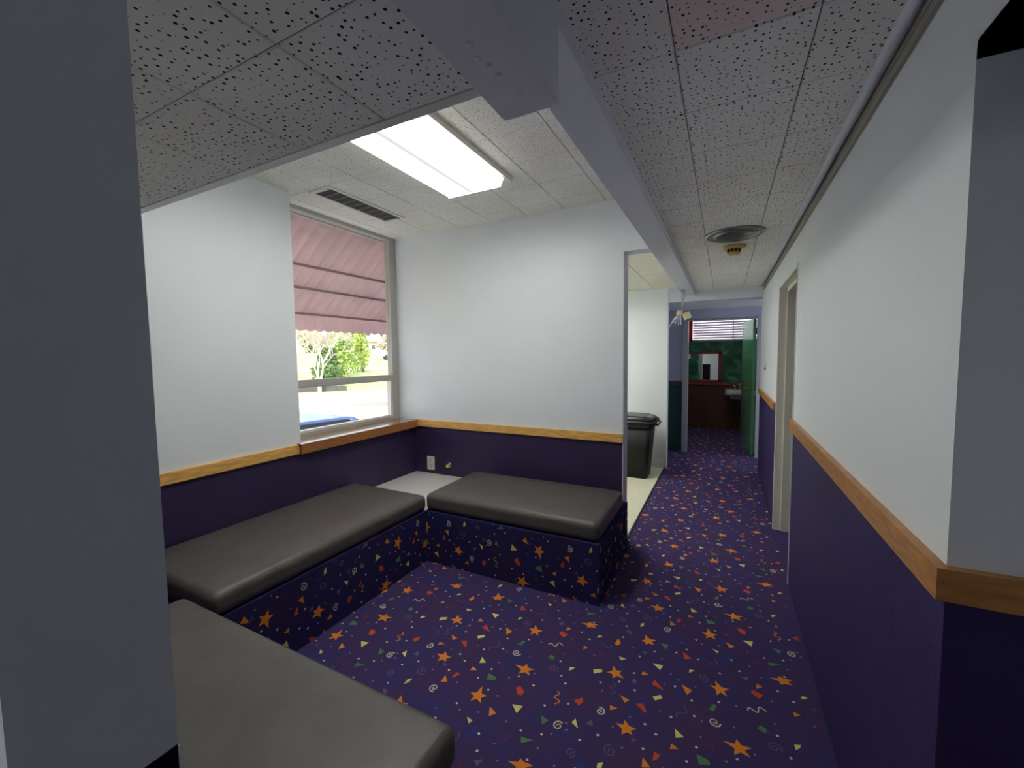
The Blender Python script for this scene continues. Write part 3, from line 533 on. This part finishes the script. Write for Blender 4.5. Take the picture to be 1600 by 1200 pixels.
# awning
m_awn = mat('dusty_rose_metal', (.66, .50, .49), .6, noise=.08, nscale=3)
t = thing('window_awning', 'ribbed dusty rose metal awning sloping down outside the window', 'awning', (-3.0, 3.1, 2.6))
sl = .81; L0, L1 = -2.93, -3.79; zz = lambda x: 2.6+sl*(x+2.95)
bm = bmesh.new(); ys = []; y = .4
while y < 5.6: ys += [(y, 0), (y+.060, 0), (y+.075, .028), (y+.105, .028), (y+.120, 0)]; y += .12
A = [[bm.verts.new((x, yy, zz(x)-h-.0)) for yy, h in ys] for x in (L0, L1)]
for k in range(len(ys)-1): bm.faces.new((A[0][k], A[0][k+1], A[1][k+1], A[1][k]))
bmesh.ops.solidify(bm, geom=bm.faces[:], thickness=.002); obj('ribbed_canopy', bm, m_awn, t)
obj('top_flashing', B((-2.935, -2.905, .4, 5.5, 2.545, 2.64)), m_alu, t)
for x in (-3.315, -3.515, -3.77):
    z = zz(x)-.02; obj('cross_bar', B((x-.012, x+.012, .4, 5.5, z-.022, z)), mat('awning_bar', (.42, .29, .27), .5), t)
bm = bmesh.new(); y = .4; zt = zz(-3.79)-.005; lo = []; hi = []
while y < 5.5: lo.append(bm.verts.new((-3.79-.006*math.sin((y-.4)/.055*math.pi), y, 1.752-.020*abs(math.sin((y-.4)/.11*math.pi))))); hi.append(bm.verts.new((-3.79-.006*math.sin((y-.4)/.055*math.pi), y, zt))); y += .0137
for k in range(len(lo)-1): bm.faces.new((lo[k], lo[k+1], hi[k+1], hi[k]))
bmesh.ops.solidify(bm, geom=bm.faces[:], thickness=.002); obj('scalloped_valance', bm, m_awn, t)
# bare tree
m_bark = mat('pale_bark', (.60, .52, .44), .9, noise=.15, nscale=20)
def bare_tree(x, y, z0, H, label):
    t = thing('bare_tree', label, 'tree', (x, y, z0)); rnd = random.Random(11); tr = bmesh.new(); br = bmesh.new()
    def grow(bm, p, d, r, L_, depth):
        pts = [p]; rr = [r]; q = p
        for k in range(4):
            d = (d+Vector((rnd.uniform(-.18, .18), rnd.uniform(-.18, .18), rnd.uniform(-.02, .12)))).normalized(); q = q+d*L_/4; pts.append(q); rr.append(r*(1-.12*(k+1)))
        tube(bm, pts, rr, 6 if depth < 3 else 4)
        if depth >= 6: return
        for k in range(3 if depth < 4 else 4):
            a = rnd.uniform(0, 6.28); s = rnd.uniform(.35, .75); e = d.orthogonal().normalized(); f = d.cross(e)
            nd = (d+(e*math.cos(a)+f*math.sin(a))*s*1.1).normalized(); grow(br, pts[-1-(k % 2)], nd, max(.008, r*.58), L_*.70, depth+1)
    tube(tr, [(x, y, z0-.1), (x, y, z0+.75)], [.13, .11], 8)
    for a, s in ((0.2, .38), (2.2, .30), (4.2, .42), (5.3, .22)):
        grow(tr, Vector((x, y, z0+.7)), Vector((math.cos(a)*s, math.sin(a)*s, 1)).normalized(), .075, H*.34, 1)
    obj('trunk', tr, m_bark, t); obj('branches', br, m_bark, t)
bare_tree(-24.06, 18.75, -1, 4.6, 'pale bare tree with several trunks in the lawn outside the window')
def foliage(bm, c, r, n, size, rnd):
    for i in range(n):
        while True:
            p = Vector((rnd.uniform(-1, 1), rnd.uniform(-1, 1), rnd.uniform(-1, 1)))
            if .35 < p.length < 1: break
        q = Vector((c[0]+p.x*r[0], c[1]+p.y*r[1], c[2]+p.z*r[2])); a = Vector((rnd.gauss(0, 1), rnd.gauss(0, 1), rnd.gauss(0, 1))).normalized(); b = a.orthogonal().normalized()
        s = size*rnd.uniform(.5, 1.3); bm.faces.new([bm.verts.new(q+v) for v in (a*s, b*s*.6, -a*s, -b*s*.6)])
def leafy(name, label, cat, a, v, h, w_, col, seed, n=2600, size=.14, lobes=5, group=None):
    z0 = gz(a); q = U*a+V_*v; t = thing(name, label, cat, (q.x, q.y, z0), group); rnd = random.Random(seed); bm = bmesh.new()
    for k in range(lobes):
        f = k/max(1, lobes-1); ww = w_*(1-.55*f)*rnd.uniform(.85, 1.1)
        foliage(bm, (q.x+rnd.uniform(-.2, .2)*w_, q.y+rnd.uniform(-.2, .2)*w_, z0+h*(.22+.62*f)), (ww*.5, ww*.5, h*.24), n//lobes, size, rnd)
    obj('foliage', bm, mat(name+'_leaves', col, .8, noise=.35, nscale=1.2), t); bm = bmesh.new(); tube(bm, [(q.x, q.y, z0-.1), (q.x, q.y, z0+h*.6)], [w_*.05, w_*.03], 8); obj('stem', bm, mat('brown_bark', (.12, .09, .06), .9), t)
def vat(px_dir, a):   # lateral offset on the ground for a bearing (x/y ratio of the sight line)
    dx, dy = px_dir; s = a/(U.x*dx+U.y*dy); return V_.x*dx*s+V_.y*dy*s
leafy('evergreen_shrub', 'bright green evergreen shrub behind the bare tree', 'shrub', 40, vat((-45.2, 39.0), 40), 5.6, 3.0, (.30, .42, .08), 3)
leafy('evergreen_shrub', 'tall yellow-green evergreen shrub next to the lawn', 'shrub', 44, vat((-43.9, 41.1), 44), 5.8, 2.0, (.40, .50, .10), 4, n=2000)
leafy('low_shrub', 'dark green low shrub at the foot of the bare tree', 'shrub', 36, vat((-46.9, 37.8), 36), 2.6, 2.4, (.12, .20, .06), 8, n=2200)
leafy('brown_tree', 'brown leafless-looking bushy tree beside the far house', 'tree', 100, vat((-41.3, 43.7), 100), 6.0, 5.0, (.52, .45, .33), 5, n=2400, size=.3)  # foliage colour lightened so the tree looks hazy
for k, (d_, h_, w_, c_) in enumerate((((-49, 37), 12, 7, (.32, .34, .16)), ((-46.1, 39.1), 13, 6, (.42, .40, .24)), ((-43.5, 41), 14, 8, (.40, .38, .25)), ((-41, 43.5), 13, 8, (.45, .42, .28)))):
    leafy('distant_tree', 'hazy skyline tree '+('behind the bare tree', 'behind the evergreen shrub', 'behind the cream far house', 'behind the white pickup')[k], 'tree', 118+11*k, vat(d_, 118+11*k), h_, w_, c_, 20+k, n=2600, size=.5, group='hazy trees on the skyline')
# upright dark slab standing in for shaded asphalt behind the tree
bm = bmesh.new(); p0 = (31, vat((-25.955, 18.0), 31)); p1 = (31, vat((-32.787, 28.6), 31))
q0, q1 = U*p0[0]+V_*(p0[1]-3), U*p1[0]+V_*p1[1]
vs = [bm.verts.new(p) for p in ((q0.x, q0.y, -1.2), (q1.x, q1.y, -1.2), (q1.x, q1.y, -.45), (q0.x, q0.y, .18))]; bm.faces.new(vs)
bmesh.ops.solidify(bm, geom=bm.faces[:], thickness=.3); tag(obj('shaded_ground_slab', bm, mat('painted_shade_grey', (.20, .19, .17), .9, noise=.2, nscale=4)), 'low dark grey slab standing in for the shaded ground behind the bare tree', 'wall')
# mulch bed with curb in the lot
c = U*18.6+V_*1.2; bm = bmesh.new()
lathe(bm, [(2.3, 0), (1.8, .16), (1.0, .24), (.05, .27)], (c.x+.9, c.y+.6, -1), 24)
tag(obj('mulch_bed', bm, mat('dry_mulch', (.50, .38, .24), .95, noise=.3, nscale=3)), 'tan mulch mound in the sunlit parking lot', 'mulch bed')
bm = bmesh.new(); q0, q1 = U*22.6+V_*.4, U*22.0+V_*6; d = U*.3
vs = [bm.verts.new((p.x, p.y, -1+h)) for h in (0, .15) for p in (q0, q1, q1+d, q0+d)]
for f in ((0, 1, 5, 4), (1, 2, 6, 5), (2, 3, 7, 6), (3, 0, 4, 7), (4, 5, 6, 7)): bm.faces.new([vs[i] for i in f])
tag(obj('curb', bm, mat('grey_curb', (.30, .28, .27), .9)), 'grey concrete curb behind the mulch mound', 'curb')
# cars
def car(name, label, loc, rz, col, truck=False):
    t = thing(name, label, 'car', loc, rz=rz); m_c = mat(name+'_paint', col, .22); m_g = mat(name+'_glass', (.03, .035, .045), .08); m_r = mat(name+'_rubber', (.02, .02, .02), .7)
    if truck: low = [(-2.6, .45), (2.5, .45), (2.6, .75), (2.5, 1.02), (1.35, 1.10), (-2.6, 1.12)]; cab = [(1.35, 1.08), (.75, 1.75), (-.7, 1.80), (-1.0, 1.10)]
    else: low = [(-2.2, .35), (2.15, .35), (2.25, .55), (2.2, .72), (1.9, .86), (1.0, .97), (-1.6, 1.0), (-2.2, .92)]; cab = [(1.0, .95), (.30, 1.38), (-.9, 1.42), (-1.7, .98)]
    bm = bmesh.new(); prism(bm, low, 1, -.88, .88); bmesh.ops.bevel(bm, geom=bm.edges[:], offset=.08, segments=3, affect='EDGES', profile=.6)
    for f in bm.faces: f.smooth = True
    local('body', bm, m_c, t)
    bm = bmesh.new(); prism(bm, cab, 1, -.74, .74); bmesh.ops.bevel(bm, geom=bm.edges[:], offset=.06, segments=3, affect='EDGES'); local('cabin', bm, m_c, t)
    bm = bmesh.new(); s = lambda P, k: [((x-c0[0])*k+c0[0], (z-c0[1])*k+c0[1]) for x, z in P]; c0 = (sum(p[0] for p in cab)/4, sum(p[1] for p in cab)/4)
    prism(bm, s(cab, .82), 1, -.752, .752); local('side_windows', bm, m_g, t)
    bm = bmesh.new(); (x0, z0), (x1, z1) = cab[0], cab[1]; dx, dz = .03, .03
    vs = [bm.verts.new(p) for p in ((x0-.02+dx, -.64, z0+.06+dz), (x0-.02+dx, .64, z0+.06+dz), (x1+.08+dx, .6, z1-.06+dz), (x1+.08+dx, -.6, z1-.06+dz))]; bm.faces.new(vs); bmesh.ops.solidify(bm, geom=bm.faces[:], thickness=.02); local('windshield', bm, m_g, t)
    for x in (-1.45, 1.4):
        for y in (-.8, .8):
            b2 = bmesh.new(); lathe(b2, [(.18, -.1), (.33, -.1), (.33, .1), (.18, .1)], (0, 0, 0), 20); b2.transform(Matrix.Translation((x, y, .33)) @ Matrix.Rotation(math.radians(90), 4, 'X')); wv = local('wheel', b2, m_r, t)
car('blue_car', 'blue car parked right below the window', (-6.85, 5.15, -1), math.radians(90), (.16, .25, .62))
q = U*60+V_*vat((-40.1, 43.6), 60)
car('white_truck', 'white pickup parked across the lawn beyond the shrubs', (q.x, q.y, 1.22), math.atan2(-.76, -.65), (.42, .48, .58), True)
# far house
a = 110; v0, v1 = vat((-45.5, 41), a), vat((-42.4, 42.4), a); z0 = gz(a); t = thing('far_house', 'small cream house with dark roof far beyond the lawn', 'house', W(a, (v0+v1)/2, z0))
def wbox(bm, a0, a1, v0, v1, z0, z1):
    vs = [bm.verts.new(W(a_, v_, z_)) for z_ in (z0, z1) for v_ in (v0, v1) for a_ in (a0, a1)]
    for f in ((0,2,3,1),(4,5,7,6),(0,1,5,4),(2,6,7,3),(0,4,6,2),(1,3,7,5)): bm.faces.new([vs[i] for i in f])
bm = bmesh.new(); wbox(bm, a, a+8, v0, v1, z0-1, z0+3.0); obj('walls', bm, mat('cream_siding', (.66, .58, .44), .8), t)
bm = bmesh.new(); R_ = [(a-.6, v0-.6, 2.9), (a-.6, v1+.6, 2.9), (a+8.6, v1+.6, 2.9), (a+8.6, v0-.6, 2.9), (a+4, v0+2, 4.7), (a+4, v1-2, 4.7)]
vs = [bm.verts.new(W(x, y, z0+z)) for x, y, z in R_]; [bm.faces.new([vs[i] for i in f]) for f in ((0,1,5,4),(1,2,5),(2,3,4,5),(3,0,4),(3,2,1,0))]; obj('roof', bm, mat('grey_shingle', (.26, .25, .26), .9), t)
for k in range(3):
    vv = v0+(v1-v0)*(.2+.28*k); bm = bmesh.new(); wbox(bm, a-.05, a, vv, vv+.9, z0+1.0, z0+2.2); obj('house_window', bm, mat('dark_glass', (.12, .12, .14), .2), t)
# neighbouring wall seen through the high far window
struct('wall_neighbour', B((-6, 6, 13.0, 13.2, -1, 4.0)), mat('white_siding', (.62, .62, .66), .7))
